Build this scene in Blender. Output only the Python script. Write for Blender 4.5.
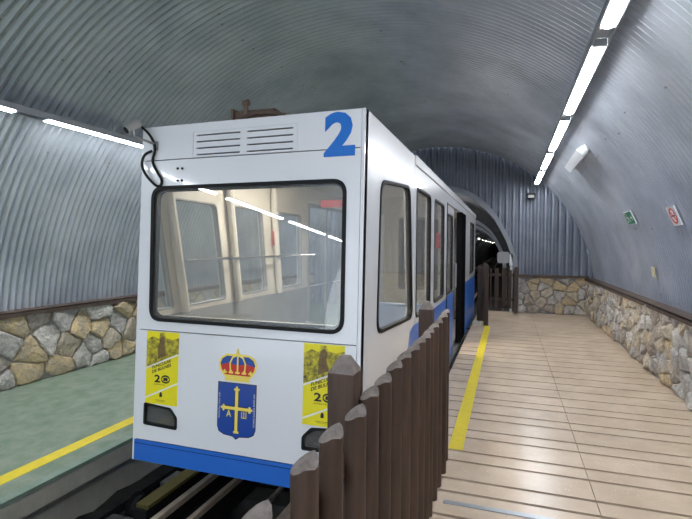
import bpy, bmesh, math, random
from mathutils import Vector, Matrix
from mathutils.geometry import tessellate_polygon
random.seed(7)
for o in list(bpy.data.objects): bpy.data.objects.remove(o)
S = bpy.context.scene
COL = S.collection
# ------------------------------------------------------------------ camera
F = 476.0
cam = bpy.data.cameras.new('camera'); camo = bpy.data.objects.new('camera', cam); COL.objects.link(camo)
R0 = ((0.947, -0.015, -0.322), (0.322, 0.025, 0.946), (0.006, 1.0, -0.028))
X_ = Vector((508-346, 259.5-247, F)).normalized()           # world Y seen in camera axes
Xr = -Vector((-1038-346, 259.5-238, F)); Xr = (Xr - X_*Xr.dot(X_)).normalized()
Zr = X_.cross(Xr)
if Zr.y < 0: Zr = -Zr
rot = Matrix(((Xr.x, Xr.y, -Xr.z), (X_.x, X_.y, -X_.z), (Zr.x, Zr.y, -Zr.z)))
camo.matrix_world = Matrix.Translation((0, 0, 1.6)) @ rot.to_4x4()
cam.sensor_width = 36.0; cam.lens = F/692*36.0; cam.clip_start = 0.02; cam.clip_end = 400
S.camera = camo
# ------------------------------------------------------------------ world, exposure
w = bpy.data.worlds.new('world'); S.world = w; w.use_nodes = True
bg = w.node_tree.nodes['Background']; bg.inputs[0].default_value = (0.80, 0.90, 1.0, 1); bg.inputs[1].default_value = 2.0
S.view_settings.view_transform = 'Standard'; S.view_settings.look = 'None'
S.view_settings.exposure = 0.6; S.view_settings.gamma = 1.0; S.view_settings.use_curve_mapping = False
LAMP = 36.0          # emission of the fluorescent diffusers
LAMP_COL = (0.93, 0.965, 1.0)

# ------------------------------------------------------------------ materials
def mat(name, col, rough=.6, metal=0.0, var=None, vscale=6.0, bump=0.0, bscale=30.0, coat=0.0, spec=.5, stretch=None, bdist=.01):
    m = bpy.data.materials.new(name); m.use_nodes = True
    nt = m.node_tree; b = nt.nodes['Principled BSDF']
    b.inputs['Base Color'].default_value = (*col, 1); b.inputs['Roughness'].default_value = rough
    b.inputs['Metallic'].default_value = metal; b.inputs['Coat Weight'].default_value = coat
    b.inputs['Coat Roughness'].default_value = .05; b.inputs['Specular IOR Level'].default_value = spec
    if var or bump:
        tc = nt.nodes.new('ShaderNodeTexCoord'); vec = tc.outputs['Object']
        if stretch:
            mp = nt.nodes.new('ShaderNodeMapping'); mp.inputs['Scale'].default_value = stretch
            nt.links.new(vec, mp.inputs[0]); vec = mp.outputs[0]
    if var:
        n = nt.nodes.new('ShaderNodeTexNoise'); n.inputs['Scale'].default_value = vscale; n.inputs['Detail'].default_value = 5
        n.inputs['Roughness'].default_value = .65
        r = nt.nodes.new('ShaderNodeValToRGB'); r.color_ramp.elements[0].position = .32; r.color_ramp.elements[1].position = .68
        r.color_ramp.elements[0].color = (*col, 1); r.color_ramp.elements[1].color = (*var, 1)
        nt.links.new(vec, n.inputs['Vector']); nt.links.new(n.outputs['Fac'], r.inputs[0]); nt.links.new(r.outputs[0], b.inputs['Base Color'])
    if bump:
        n2 = nt.nodes.new('ShaderNodeTexNoise'); n2.inputs['Scale'].default_value = bscale; n2.inputs['Detail'].default_value = 6
        bp = nt.nodes.new('ShaderNodeBump'); bp.inputs['Strength'].default_value = bump; bp.inputs['Distance'].default_value = bdist
        nt.links.new(vec, n2.inputs['Vector']); nt.links.new(n2.outputs['Fac'], bp.inputs['Height']); nt.links.new(bp.outputs[0], b.inputs['Normal'])
    return m
def emit(name, col, s):
    m = bpy.data.materials.new(name); m.use_nodes = True; nt = m.node_tree; nt.nodes.clear()
    e = nt.nodes.new('ShaderNodeEmission'); o = nt.nodes.new('ShaderNodeOutputMaterial')
    e.inputs[0].default_value = (*col, 1); e.inputs[1].default_value = s; nt.links.new(e.outputs[0], o.inputs[0]); return m
def glassmat(name, tint, ior=1.5, dirt=0.0, k=1.0):
    m = bpy.data.materials.new(name); m.use_nodes = True; nt = m.node_tree; nt.nodes.clear()
    t = nt.nodes.new('ShaderNodeBsdfTransparent'); t.inputs[0].default_value = (*tint, 1)
    g = nt.nodes.new('ShaderNodeBsdfGlossy'); g.inputs['Roughness'].default_value = .02
    d = nt.nodes.new('ShaderNodeBsdfDiffuse'); d.inputs[0].default_value = (.75, .75, .72, 1)
    f0 = ((ior-1)/(ior+1))**2*1.6
    ge = nt.nodes.new('ShaderNodeNewGeometry'); dt = nt.nodes.new('ShaderNodeVectorMath'); dt.operation = 'DOT_PRODUCT'
    nt.links.new(ge.outputs['Normal'], dt.inputs[0]); nt.links.new(ge.outputs['Incoming'], dt.inputs[1])
    def mth(op, a, b_):
        q = nt.nodes.new('ShaderNodeMath'); q.operation = op
        for i_, x_ in enumerate((a, b_)):
            if isinstance(x_, (int, float)): q.inputs[i_].default_value = x_
            elif x_ is not None: nt.links.new(x_, q.inputs[i_])
        return q
    ab = mth('ABSOLUTE', dt.outputs['Value'], None); om = mth('SUBTRACT', 1.0, ab.outputs[0]); pw = mth('POWER', om.outputs[0], 5.0)
    ml = mth('MULTIPLY', pw.outputs[0], 1-f0); fa = mth('ADD', ml.outputs[0], f0); f = mth('MULTIPLY', fa.outputs[0], k)
    mx = nt.nodes.new('ShaderNodeMixShader'); mx2 = nt.nodes.new('ShaderNodeMixShader'); o = nt.nodes.new('ShaderNodeOutputMaterial')
    tc = nt.nodes.new('ShaderNodeTexCoord'); n = nt.nodes.new('ShaderNodeTexNoise'); n.inputs['Scale'].default_value = 3
    n.inputs['Detail'].default_value = 4
    mul = nt.nodes.new('ShaderNodeMath'); mul.operation = 'MULTIPLY'; mul.inputs[1].default_value = dirt
    nt.links.new(tc.outputs['Object'], n.inputs['Vector']); nt.links.new(n.outputs['Fac'], mul.inputs[0])
    nt.links.new(mul.outputs[0], mx2.inputs[0]); nt.links.new(t.outputs[0], mx2.inputs[1]); nt.links.new(d.outputs[0], mx2.inputs[2])
    nt.links.new(f.outputs[0], mx.inputs[0]); nt.links.new(mx2.outputs[0], mx.inputs[1]); nt.links.new(g.outputs[0], mx.inputs[2])
    nt.links.new(mx.outputs[0], o.inputs[0]); return m
M = {}
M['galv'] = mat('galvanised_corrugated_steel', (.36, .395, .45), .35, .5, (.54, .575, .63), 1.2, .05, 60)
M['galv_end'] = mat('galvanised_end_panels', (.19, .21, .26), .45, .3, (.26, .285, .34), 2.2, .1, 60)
M['galv_rim'] = mat('galvanised_rim', (.24, .26, .30), .5, .3, (.30, .32, .36), 3)
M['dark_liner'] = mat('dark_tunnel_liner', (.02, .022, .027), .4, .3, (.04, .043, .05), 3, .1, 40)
M['liner'] = mat('shiny_tunnel_liner', (.22, .24, .28), .33, .75, (.34, .36, .40), 3, .5, 6)
M['white'] = mat('white_car_paint', (.78, .79, .82), .22, 0, None, coat=.55)
M['blue'] = mat('blue_car_paint', (.014, .135, .56), .38, 0, None, coat=.15)
M['blue_sign'] = mat('blue_number_vinyl', (.006, .155, .58), .45)
M['black'] = mat('black_rubber', (.008, .008, .009), .5, spec=.2)
M['matt_black'] = mat('matt_black', (.006, .006, .007), 1.0, spec=0.0)
M['seam'] = mat('dark_seam', (.010, .010, .011), .9, spec=.1)
M['cream'] = mat('cream_interior', (.62, .57, .48), .5, 0, (.68, .63, .54), 4)
M['greyint'] = mat('grey_interior_panel', (.26, .26, .26), .55, 0, (.32, .32, .31), 8)
M['chrome'] = mat('chrome', (.75, .75, .76), .2, 1)
M['steel'] = mat('steel', (.42, .42, .42), .35, .8, (.30, .28, .26), 12)
M['white_plastic'] = mat('white_plastic', (.72, .75, .78), .4)
M['yellow'] = mat('yellow_poster', (.85, .74, .005), .45)
M['posterpic'] = mat('poster_photo', (.05, .055, .01), .5, 0, (.72, .60, .03), 34)
M['rock'] = mat('poster_rock', (.10, .06, .02), .5, 0, (.22, .14, .04), 40)
M['decal_white'] = mat('decal_white', (.8, .8, .75), .5)
M['decal_black'] = mat('decal_black', (.015, .015, .015), .5)
M['shield'] = mat('shield_blue', (.004, .055, .33), .3, coat=.4)
M['gold'] = mat('shield_yellow', (.88, .70, .12), .4)
M['red'] = mat('red_decal', (.60, .03, .02), .4)
M['green_sign'] = mat('green_sign', (.01, .20, .10), .4)
M['tape'] = mat('yellow_floor_tape', (.80, .62, .02), .5, 0, (.70, .55, .03), 14)
M['rust'] = mat('rusty_angle', (.075, .05, .04), .7, .2, (.13, .09, .07), 9, .3, 40)
M['rustbits'] = mat('rusty_iron', (.10, .068, .055), .7, .3, (.19, .125, .095), 14, .3, 50)
M['railtop'] = mat('worn_rail', (.40, .33, .26), .6, .1, (.26, .21, .17), 8)
M['ballast'] = mat('dark_track_bed', (.012, .012, .012), .8, 0, (.05, .048, .045), 5, .9, 9)
M['concrete'] = mat('platform_edge_concrete', (.42, .40, .33), .8, 0, (.52, .50, .42), 8, .2, 30)
M['dirty_white'] = mat('faded_box', (.30, .31, .33), .5)
M['alu'] = mat('aluminium_rail', (.40, .42, .45), .35, .6)
M['lamp'] = emit('fluorescent_glow', LAMP_COL, LAMP)
M['lampdim'] = emit('tunnel_lamp_glow', (1, .93, .85), 60)  # emission of the glows added in the bore and its mouth
M['glass'] = glassmat('window_glass', (.94, .95, .95), 1.45, .12, .45)
M['glassf'] = glassmat('windscreen_glass', (.90, .91, .90), 1.6, .16)
M['green_edge'] = mat('green_platform_kerb', (.17, .24, .19), .7, 0, (.24, .32, .26), 6, .2, 30)

def floormat():
    m = mat('beige_terrazzo_slabs', (.55, .425, .31), .26, 0, (.69, .55, .42), 2.2, .04, 40)
    nt = m.node_tree; b = nt.nodes['Principled BSDF']
    src = b.inputs['Base Color'].links[0].from_socket
    tc = nt.nodes.new('ShaderNodeTexCoord'); v = nt.nodes.new('ShaderNodeTexVoronoi'); v.inputs['Scale'].default_value = 38
    r = nt.nodes.new('ShaderNodeValToRGB'); r.color_ramp.elements[0].position = .12; r.color_ramp.elements[1].position = .2
    r.color_ramp.elements[0].color = (1, 1, 1, 1); r.color_ramp.elements[1].color = (0, 0, 0, 1)
    n = nt.nodes.new('ShaderNodeTexNoise'); n.inputs['Scale'].default_value = 9
    r2 = nt.nodes.new('ShaderNodeValToRGB'); r2.color_ramp.elements[0].position = .5; r2.color_ramp.elements[1].position = .62
    mul = nt.nodes.new('ShaderNodeMath'); mul.operation = 'MULTIPLY'
    mx = nt.nodes.new('ShaderNodeMixRGB'); mx.inputs[2].default_value = (.78, .70, .60, 1)
    nt.links.new(tc.outputs['Object'], v.inputs['Vector']); nt.links.new(tc.outputs['Object'], n.inputs['Vector'])
    nt.links.new(v.outputs['Distance'], r.inputs[0]); nt.links.new(n.outputs['Fac'], r2.inputs[0])
    nt.links.new(r.outputs[0], mul.inputs[0]); nt.links.new(r2.outputs[0], mul.inputs[1])
    nt.links.new(mul.outputs[0], mx.inputs[0]); nt.links.new(src, mx.inputs[1]); nt.links.new(mx.outputs[0], b.inputs['Base Color'])
    return m
M['floor'] = floormat()
M['green'] = mat('green_painted_platform', (.135, .205, .135), .6, 0, (.26, .30, .235), 5, .4, 25, stretch=(1.3, 1, 1))
def woodmat(name, a, b_, rough=.7):
    return mat(name, a, rough, 0, b_, 16, .35, 40, stretch=(1, 1, .12))
M['wood'] = woodmat('brown_stained_wood', (.040, .021, .0135), (.088, .050, .034), .6)
M['wood_end'] = mat('weathered_end_grain', (.12, .10, .09), .8, 0, (.24, .205, .185), 30, .3, 80)
M['wood_dark'] = woodmat('dark_brown_wood', (.030, .019, .014), (.055, .035, .026))
STONE = [mat('stone_grey', (.30, .28, .26), .85, 0, (.56, .53, .49), 11, 1, 20, bdist=.035),
         mat('stone_ochre', (.66, .50, .27), .85, 0, (.38, .33, .26), 8, 1, 20, bdist=.035),
         mat('stone_tan', (.36, .31, .25), .85, 0, (.60, .52, .39), 10, 1, 20, bdist=.035),
         mat('stone_brown', (.27, .235, .20), .85, 0, (.48, .42, .36), 11, 1, 20, bdist=.035),
         mat('stone_pale', (.40, .38, .35), .85, 0, (.66, .62, .56), 10, 1, 20, bdist=.035)]
M['mortar'] = mat('mortar', (.25, .235, .22), .95, 0, (.36, .34, .32), 14, .8, 30)

# ------------------------------------------------------------------ mesh helpers
ORG = {}
def put(name, verts, faces, m, parent=None, smooth=False, mi=None, origin=None, kind=None):
    """one mesh object from world-space vertices; children are stored relative to their thing"""
    me = bpy.data.meshes.new(name)
    base = ORG.get(parent.name) if parent else None
    own = Vector(origin) if origin is not None else (Vector(base) if base is not None else Vector((0, 0, 0)))
    me.from_pydata([(v[0]-own[0], v[1]-own[1], v[2]-own[2]) for v in verts], [], faces)
    for mm in (m if isinstance(m, (list, tuple)) else [m]): me.materials.append(mm)
    if mi: me.polygons.foreach_set('material_index', mi)
    bm = bmesh.new(); bm.from_mesh(me); bmesh.ops.recalc_face_normals(bm, faces=bm.faces); bm.to_mesh(me); bm.free()
    if smooth:
        me.polygons.foreach_set('use_smooth', [True]*len(me.polygons))
        try: me.set_sharp_from_angle(angle=math.radians(40))
        except Exception: pass
    o = bpy.data.objects.new(name, me); COL.objects.link(o)
    if parent: o.parent = parent; o.location = own - Vector(base)
    else: o.location = own
    ORG[o.name] = own
    if kind: o['kind'] = kind
    return o
def thing(name, label, cat, loc=(0, 0, 0), group=None):
    o = bpy.data.objects.new(name, None); COL.objects.link(o); o.location = loc; o.empty_display_size = .1
    o['label'] = label; o['category'] = cat
    if group: o['group'] = group
    ORG[o.name] = Vector(loc); return o
def tag(o, label, cat, group=None):
    o['label'] = label; o['category'] = cat
    if group: o['group'] = group
    return o
class MB:
    def __init__(s): s.v = []; s.f = []; s.mi = []
    def add(s, vs, fs, mi=0):
        n = len(s.v); s.v += [tuple(v) for v in vs]; s.f += [tuple(i+n for i in f) for f in fs]; s.mi += [mi]*len(fs); return s
    def box(s, x0, x1, y0, y1, z0, z1, b=0, mi=0):
        if b <= 0:
            vs = [(x, y, z) for x in (x0, x1) for y in (y0, y1) for z in (z0, z1)]
            return s.add(vs, [(0,1,3,2),(4,6,7,5),(0,4,5,1),(2,3,7,6),(0,2,6,4),(1,5,7,3)], mi)
        bm = bmesh.new(); bmesh.ops.create_cube(bm, size=1)
        for v in bm.verts: v.co = Vector(((x0+x1)/2+v.co.x*(x1-x0), (y0+y1)/2+v.co.y*(y1-y0), (z0+z1)/2+v.co.z*(z1-z0)))
        bmesh.ops.bevel(bm, geom=bm.edges[:], offset=b, segments=2, affect='EDGES', profile=.6)
        bm.verts.index_update(); vs = [v.co.copy() for v in bm.verts]; fs = [[v.index for v in f.verts] for f in bm.faces]; bm.free()
        return s.add(vs, fs, mi)
    def tube(s, path, r, n=10, cap=True, mi=0):
        P = [Vector(p) for p in path]; rs = r if isinstance(r, (list, tuple)) else [r]*len(P)
        up = Vector((0, 0, 1)); vs = []; prev = None
        for i, p in enumerate(P):
            t = (P[min(i+1, len(P)-1)]-P[max(i-1, 0)]).normalized()
            if prev is None:
                a = up if abs(t.z) < .9 else Vector((1, 0, 0)); u = t.cross(a).normalized()
            else: u = (prev - t*prev.dot(t)).normalized()
            prev = u; v = t.cross(u)
            vs += [p+(u*math.cos(2*math.pi*k/n)+v*math.sin(2*math.pi*k/n))*rs[i] for k in range(n)]
        fs = [(i*n+k, i*n+(k+1) % n, (i+1)*n+(k+1) % n, (i+1)*n+k) for i in range(len(P)-1) for k in range(n)]
        if cap: fs += [tuple(range(n))[::-1], tuple((len(P)-1)*n+k for k in range(n))]
        return s.add(vs, fs, mi)
    def plate(s, outer, holes, mp, d0, d1, mi=0):
        """flat polygon with holes in (u,v), between offsets d0 and d1, mapped by mp(u,v,d)"""
        loops = [outer]+list(holes)
        tris = tessellate_polygon([[Vector((a, b, 0)) for a, b in L] for L in loops])
        flat = [p for L in loops for p in L]; n = len(flat)
        vs = [mp(a, b, d1) for a, b in flat]+[mp(a, b, d0) for a, b in flat]
        fs = [tuple(t) for t in tris]+[tuple(i+n for i in t[::-1]) for t in tris]
        k = 0
        for L in loops:
            m_ = len(L)
            for i in range(m_): fs.append((k+i, k+(i+1) % m_, n+k+(i+1) % m_, n+k+i))
            k += m_
        return s.add(vs, fs, mi)
    def build(s, name, m, parent=None, smooth=False, **k):
        return put(name, s.v, s.f, m, parent, smooth, s.mi if isinstance(m, (list, tuple)) else None, **k)
def rr(poly, r, seg=6):
    out = []; n = len(poly)
    for i in range(n):
        p = Vector(poly[i]); a = (Vector(poly[i-1])-p); b = (Vector(poly[(i+1) % n])-p)
        rad = r[i] if isinstance(r, (list, tuple)) else r
        if rad <= 0: out.append(tuple(p)); continue
        a1 = p+a.normalized()*rad; b1 = p+b.normalized()*rad
        for k in range(seg+1):
            t = k/seg; q = a1*(1-t)**2+p*2*t*(1-t)*.85+p*0+b1*t**2
            q = a1*(1-t)**2+(p*.9+(a1+b1)*.05)*2*t*(1-t)+b1*t**2
            out.append((q.x, q.y))
    return out
def inset(poly, d):
    n = len(poly); out = []
    area = sum(poly[i][0]*poly[(i+1) % n][1]-poly[(i+1) % n][0]*poly[i][1] for i in range(n)); sg = 1 if area > 0 else -1
    L = []
    for i in range(n):
        a = Vector(poly[i]); b = Vector(poly[(i+1) % n]); t = (b-a).normalized(); nn = Vector((-t.y, t.x))*sg
        L.append((a+nn*d, t))
    for i in range(n):
        p, t = L[i-1]; q, u = L[i]; den = t.x*u.y-t.y*u.x
        if abs(den) < 1e-9: out.append(tuple(q)); continue
        k = ((q.x-p.x)*u.y-(q.y-p.y)*u.x)/den; out.append((p.x+t.x*k, p.y+t.y*k))
    return out
def rect(u0, u1, v0, v1): return [(u0, v0), (u1, v0), (u1, v1), (u0, v1)]
def circ(u, v, r, n=20, rv=None): return [(u+r*math.cos(2*math.pi*k/n), v+(rv or r)*math.sin(2*math.pi*k/n)) for k in range(n)]
def strip(path, wd):
    """thick polyline as a list of quads"""
    out = []
    for (a, b) in zip(path[:-1], path[1:]):
        a = Vector(a); b = Vector(b); t = (b-a).normalized(); n = Vector((-t.y, t.x))*wd/2; a = a-t*wd*.15; b = b+t*wd*.15
        out.append([tuple(a+n), tuple(a-n), tuple(b-n), tuple(b+n)])
    return out
def decal(name, polys, mp, off, m, parent, th=.0008):
    b = MB()
    for i, p in enumerate(polys): b.plate(p, [], mp, off-th+i*.00002, off+i*.00002)
    return b.build(name, m, parent)
def text(name, s, box, mp, off, m, parent, bold=0.0, shear=0.0, rot=0):
    """lettering fitted into box=(u0,u1,v0,v1)"""
    c = bpy.data.curves.new('t', 'FONT'); c.body = s; c.size = 1; c.offset = bold; c.resolution_u = 3
    o = bpy.data.objects.new('t', c); COL.objects.link(o)
    bpy.context.view_layer.update()
    dg = bpy.context.evaluated_depsgraph_get(); me = bpy.data.meshes.new_from_object(o.evaluated_get(dg))
    P = [(v.co.x, v.co.y) for v in me.vertices]; Fs = [tuple(p.vertices) for p in me.polygons]
    bpy.data.objects.remove(o); bpy.data.curves.remove(c); bpy.data.meshes.remove(me)
    if rot == 1: P = [(-y, x) for x, y in P]
    if rot == -1: P = [(y, -x) for x, y in P]
    x0 = min(p[0] for p in P); x1 = max(p[0] for p in P); y0 = min(p[1] for p in P); y1 = max(p[1] for p in P)
    u0, u1, v0, v1 = box; vs = []
    for x, y in P:
        u = u0+(x-x0)/(x1-x0)*(u1-u0); v = v0+(y-y0)/(y1-y0)*(v1-v0)+shear*(u-u0); vs.append(mp(u, v, off))
    return put(name, vs, Fs, m, parent)

# ------------------------------------------------------------------ structure: vault
VX, VZ, VR = -1.72, .50, 3.65
Y0, Y1 = -9.0, 12.42
def vault_mesh():
    per = .082; ns = 6; A = .016; arc = 80
    ny = int((Y1-Y0)/per*ns)+1
    a0 = math.radians(-3); a1 = math.pi-a0
    vs = []; fs = []
    for j in range(ny+1):
        y = Y0+(Y1-Y0)*j/ny; r = VR+A*math.sin(2*math.pi*y/per)
        for i in range(arc+1):
            a = a0+(a1-a0)*i/arc; vs.append((VX+r*math.cos(a), y, VZ+r*math.sin(a)))
    m = arc+1
    for j in range(ny):
        for i in range(arc): fs.append((j*m+i, j*m+i+1, (j+1)*m+i+1, (j+1)*m+i))
    return vs, fs
v_, f_ = vault_mesh()
b = MB(); b.v = v_; b.f = f_; b.mi = [0]*len(f_)
for k in range(150):      # bolt heads on the crests
    a = math.radians(random.choice([8, 22, 40, 62, 85, 108, 128, 145, 158, 168, 174])+random.uniform(-1, 1)); y = round(random.uniform(0, 12)/.082)*.082+.0615
    r = VR-.012; c = Vector((VX+r*math.cos(a), y, VZ+r*math.sin(a))); n = Vector((-math.cos(a), 0, -math.sin(a)))
    b.tube([c-n*.004, c+n*.012], .011, 6, mi=1)
o = b.build('ceiling', [M['galv'], M['steel']], smooth=True, kind='structure')

# ------------------------------------------------------------------ platforms and track bed
XR, XL = 1.75, -5.18
gro = []
y = 5.19
while y > -3: gro += [y]; y -= .47
gro += [g-.18 for g in gro]
y = 5.47
while y < 12.3: gro.append(y); y += .29
gro.sort()
b = MB(); prev = -4.0; PX0 = -.68
for g in gro+[12.45]:
    b.box(PX0, .548, prev, g-.014, -.02, 0.0); b.box(.552, XR+.12, prev, g-.014, -.02, 0.0); prev = g+.014
b.box(PX0, XR+.12, -4, 12.45, -.18, -.019, mi=1)
b.box(PX0+.04, XR+.12, -4, 12.45, -.55, -.18, mi=2)
b.build('floor', [M['floor'], M['seam'], M['concrete']], kind='structure')
b = MB(); b.box(XL-.15, -3.0, -4, 12.45, -.17, 0); b.box(-3.0, -2.93, -4, 12.45, -.03, 0, mi=2); b.box(-3.0, -2.945, -4, 12.45, -.17, -.03, mi=1)
b.box(XL-.15, -3.1, -4, 12.45, -.55, -.17, mi=1)
b.build('floor', [M['green'], M['concrete'], M['green_edge']], kind='structure')
b = MB()
n = 60
import itertools
vs = []; fs = []
for j in range(121):
    for i in range(13): vs.append((-3.15+i*.22, -4+j*.14, -.5+random.uniform(-.03, .03)))
for j in range(120):
    for i in range(12): fs.append((j*13+i, j*13+i+1, (j+1)*13+i+1, (j+1)*13+i))
b.add(vs, fs); b.build('floor', M['ballast'], kind='structure')
M['ballast_mesh'] = None
b = MB(); b.box(-3.14, -3.16, 12.4, 100, -.6, -.4)  # kerb running into the bore
o = MB().box(-3.6, .6, 12.4, 100, -.5, -.46).build('floor', M['ballast'], kind='structure')
# floor tapes
tp = MB().box(-.425, -.315, 3.80, 10.0, 0, .003).build('floor_tape', M['tape']); tag(tp, 'broad yellow safety tape on the beige floor beside the carriage', 'tape')
tp = MB().box(-3.285, -3.165, -4, 12.4, 0, .003).build('floor_line', M['tape']); tag(tp, 'yellow safety line painted along the green platform', 'line')
st = MB().box(-.36, .6, 2.965, 3.005, .0, .008, .002).build('floor_strip', M['alu']); tag(st, 'loose dark metal grip strip lying across the beige floor', 'strip')

# ------------------------------------------------------------------ stone walls (voronoi cells bulged into stones)
def clip(poly, p, q):
    mid = ((p[0]+q[0])/2, (p[1]+q[1])/2); nx, ny = q[0]-p[0], q[1]-p[1]; out = []
    for i in range(len(poly)):
        a = poly[i]; c = poly[(i+1) % len(poly)]
        da = (a[0]-mid[0])*nx+(a[1]-mid[1])*ny; dc = (c[0]-mid[0])*nx+(c[1]-mid[1])*ny
        if da <= 0: out.append(a)
        if (da < 0) != (dc < 0) and da != dc:
            t = da/(da-dc); out.append((a[0]+(c[0]-a[0])*t, a[1]+(c[1]-a[1])*t))
    return out
def stones(name, length, height, mp, cw, ch, seed, gap=.004, bulge=.055, ochre=.25):
    rnd = random.Random(seed); sites = []
    rows = max(2, round(height/ch)); hh = height/rows
    for r_ in range(-1, rows+1):
        x = -cw+rnd.uniform(0, cw)
        while x < length+cw:
            sites.append((x, (r_+.5)*hh+rnd.uniform(-.34, .34)*hh)); x += cw*rnd.uniform(.55, 1.45)
    b = MB(); b.plate(rect(0, length, 0, height), [], mp, -.06, 0.0, mi=5)
    for s in sites:
        if not (-.05 < s[0] < length+.05 and -.02 < s[1] < height+.02): continue
        poly = rect(max(0, s[0]-1), min(length, s[0]+1), 0, height)
        for q in sites:
            if q is s or abs(q[0]-s[0]) > 2*cw or abs(q[1]-s[1]) > 2.6*hh: continue
            poly = clip(poly, s, q)
            if len(poly) < 3: break
        if len(poly) < 3: continue
        # drop tiny edges
        P = []
        for p in poly:
            if not P or (Vector(p)-Vector(P[-1])).length > .02: P.append(p)
        if len(P) < 3: continue
        cx = sum(p[0] for p in P)/len(P); cy = sum(p[1] for p in P)/len(P)
        Q = []
        for i in range(len(P)):       # smooth corners, resample
            a = Vector(P[i-1]); p = Vector(P[i]); c = Vector(P[(i+1) % len(P)])
            for u, w_, t in ((p+(a-p)*.48, p+(c-p)*.48, 0), (p+(a-p)*.16, p+(c-p)*.16, 0), (p+(a-p)*.16, p+(c-p)*.16, .5), (p+(a-p)*.16, p+(c-p)*.16, 1)):
                q = u*(1-t)**2+(p*.8+(u+w_)*.1)*2*t*(1-t)+w_*t**2
                Q.append((q+Vector((rnd.uniform(-1, 1), rnd.uniform(-1, 1)))*.009))
        size = min(1, (max(q.x for q in Q)-min(q.x for q in Q))/.25)
        cen = Vector((cx, cy)); n = len(Q); rings = []; bl = bulge*rnd.uniform(.6, 1.2)*(.5+.5*size)
        tx = rnd.uniform(-.2, .2); ty = rnd.uniform(-.25, .25)
        for (ins, h) in ((gap, -.002), (gap+.004, .55), (gap+.018, .88), (gap+.05, 1.0)):
            ring = []
            for q in Q:
                d = (q-cen); L = d.length; k = max(.15, (L-ins)/L)
                pt = cen+d*k; z = bl*h+(tx*(pt.x-cx)+ty*(pt.y-cy)+rnd.uniform(-.005, .005))*min(1, max(0, h)*1.2)
                ring.append(mp(pt.x, pt.y, z))
            rings.append(ring)
        vs = [v for r_ in rings for v in r_]+[mp(cx, cy, bl*1.02+rnd.uniform(-.006, .006))]
        fs = [(k*n+i, k*n+(i+1) % n, (k+1)*n+(i+1) % n, (k+1)*n+i) for k in range(3) for i in range(n)]
        fs += [(3*n+i, 3*n+(i+1) % n, 4*n) for i in range(n)]
        x = rnd.random(); m_ = 1 if x < ochre else rnd.choice([0, 0, 2, 3, 4, 2])
        b.add(vs, fs, m_)
    return b.build(name, STONE+[M['mortar']], smooth=True, kind='structure')
stones('wall_right', 15.4, .87, lambda u, v, d: (XR+.03-d, -3+u, v), .27, .17, 3, ochre=.15)
stones('wall_left', 15.4, .83, lambda u, v, d: (XL-.03+d, -3+u, v), .36, .22, 11, ochre=.34)
stones('wall_back', 1.58, .89, lambda u, v, d: (.24+u, 12.40-d, v), .30, .19, 5, ochre=.22)
# rusty angle ledges on top of the stone
def ledge(x0, x1, z, i):
    b = MB().box(x0, x1, -4, 12.4, z, z+.012).box(x0 if x0 > 0 else x1-.012, x0+.012 if x0 > 0 else x1, -4, 12.4, z-.045, z+.012)
    b.build('trim_%d' % i, M['rust'], kind='structure')
ledge(XR-.04, XR+.24, .875, 1); ledge(XL-.24, XL+.04, .835, 2)
MB().box(.24, 1.80, 12.30, 12.42, .885, .93).build('trim_3', M['rust'], kind='structure')

# ------------------------------------------------------------------ end wall with tunnel mouth
half = [(1.77, -.6), (1.75, .95), (1.64, 1.53), (1.40, 2.07), (1.04, 2.64), (.60, 2.96), (.15, 3.14), (0, 3.15)]
PC = -1.5
mouth = [(PC+d, z) for d, z in half]+[(PC-d, z) for d, z in half[::-1][1:]]
def smooth_profile(sc=1.0, dz=0.0):
    """rounded copy of the mouth outline, open at the bottom"""
    h = [(1.77, -.6), (1.77, .6), (1.75, .95), (1.71, 1.25), (1.64, 1.53), (1.54, 1.81), (1.40, 2.09), (1.24, 2.37), (1.04, 2.62), (.82, 2.82), (.60, 2.97), (.36, 3.08), (.15, 3.14), (0, 3.15)]
    L = [(d*sc, z*sc+dz) for d, z in h]
    return [(PC+d, z) for d, z in L]+[(PC-d, z) for d, z in L[::-1][1:]]
def endwall():
    per = .16; seg = 4; vs = []; fs = []; mi = []
    x = VX-3.75; prof = smooth_profile()
    right = [(a, z) for a, z in prof if a >= PC]; left = [(a, z) for a, z in prof if a <= PC]
    def ztop_hole(x):
        pts = sorted(prof, key=lambda p: p[0])
        for (a, za), (c, zc) in zip(pts[:-1], pts[1:]):
            if a <= x <= c and c > a: return za+(zc-za)*(x-a)/(c-a)
        return None
    cols = []
    n = int(7.5/per*seg)
    for i in range(n+1):
        X = x+7.5*i/n; d = .032*max(-1, min(1, 1.5*math.sin(2*math.pi*X/per)))
        h = ztop_hole(X) if PC-1.77 < X < PC+1.77 else -.6
        t = VZ+math.sqrt(max(0, (VR+.03)**2-(X-VX)**2))
        if t < h: t = h
        cols.append((X, 12.42+d, h if h else -.6, t))
    for (X, Y, h, t) in cols:
        vs += [(X, Y, h), (X, Y, h+(t-h)*.5), (X, Y, t)]
    for i in range(n):
        for k in (0, 1): fs.append((3*i+k, 3*i+3+k, 3*i+4+k, 3*i+1+k))
    return vs, fs
v_, f_ = endwall(); put('wall_back', v_, f_, M['galv_end'], kind='structure')
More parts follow.
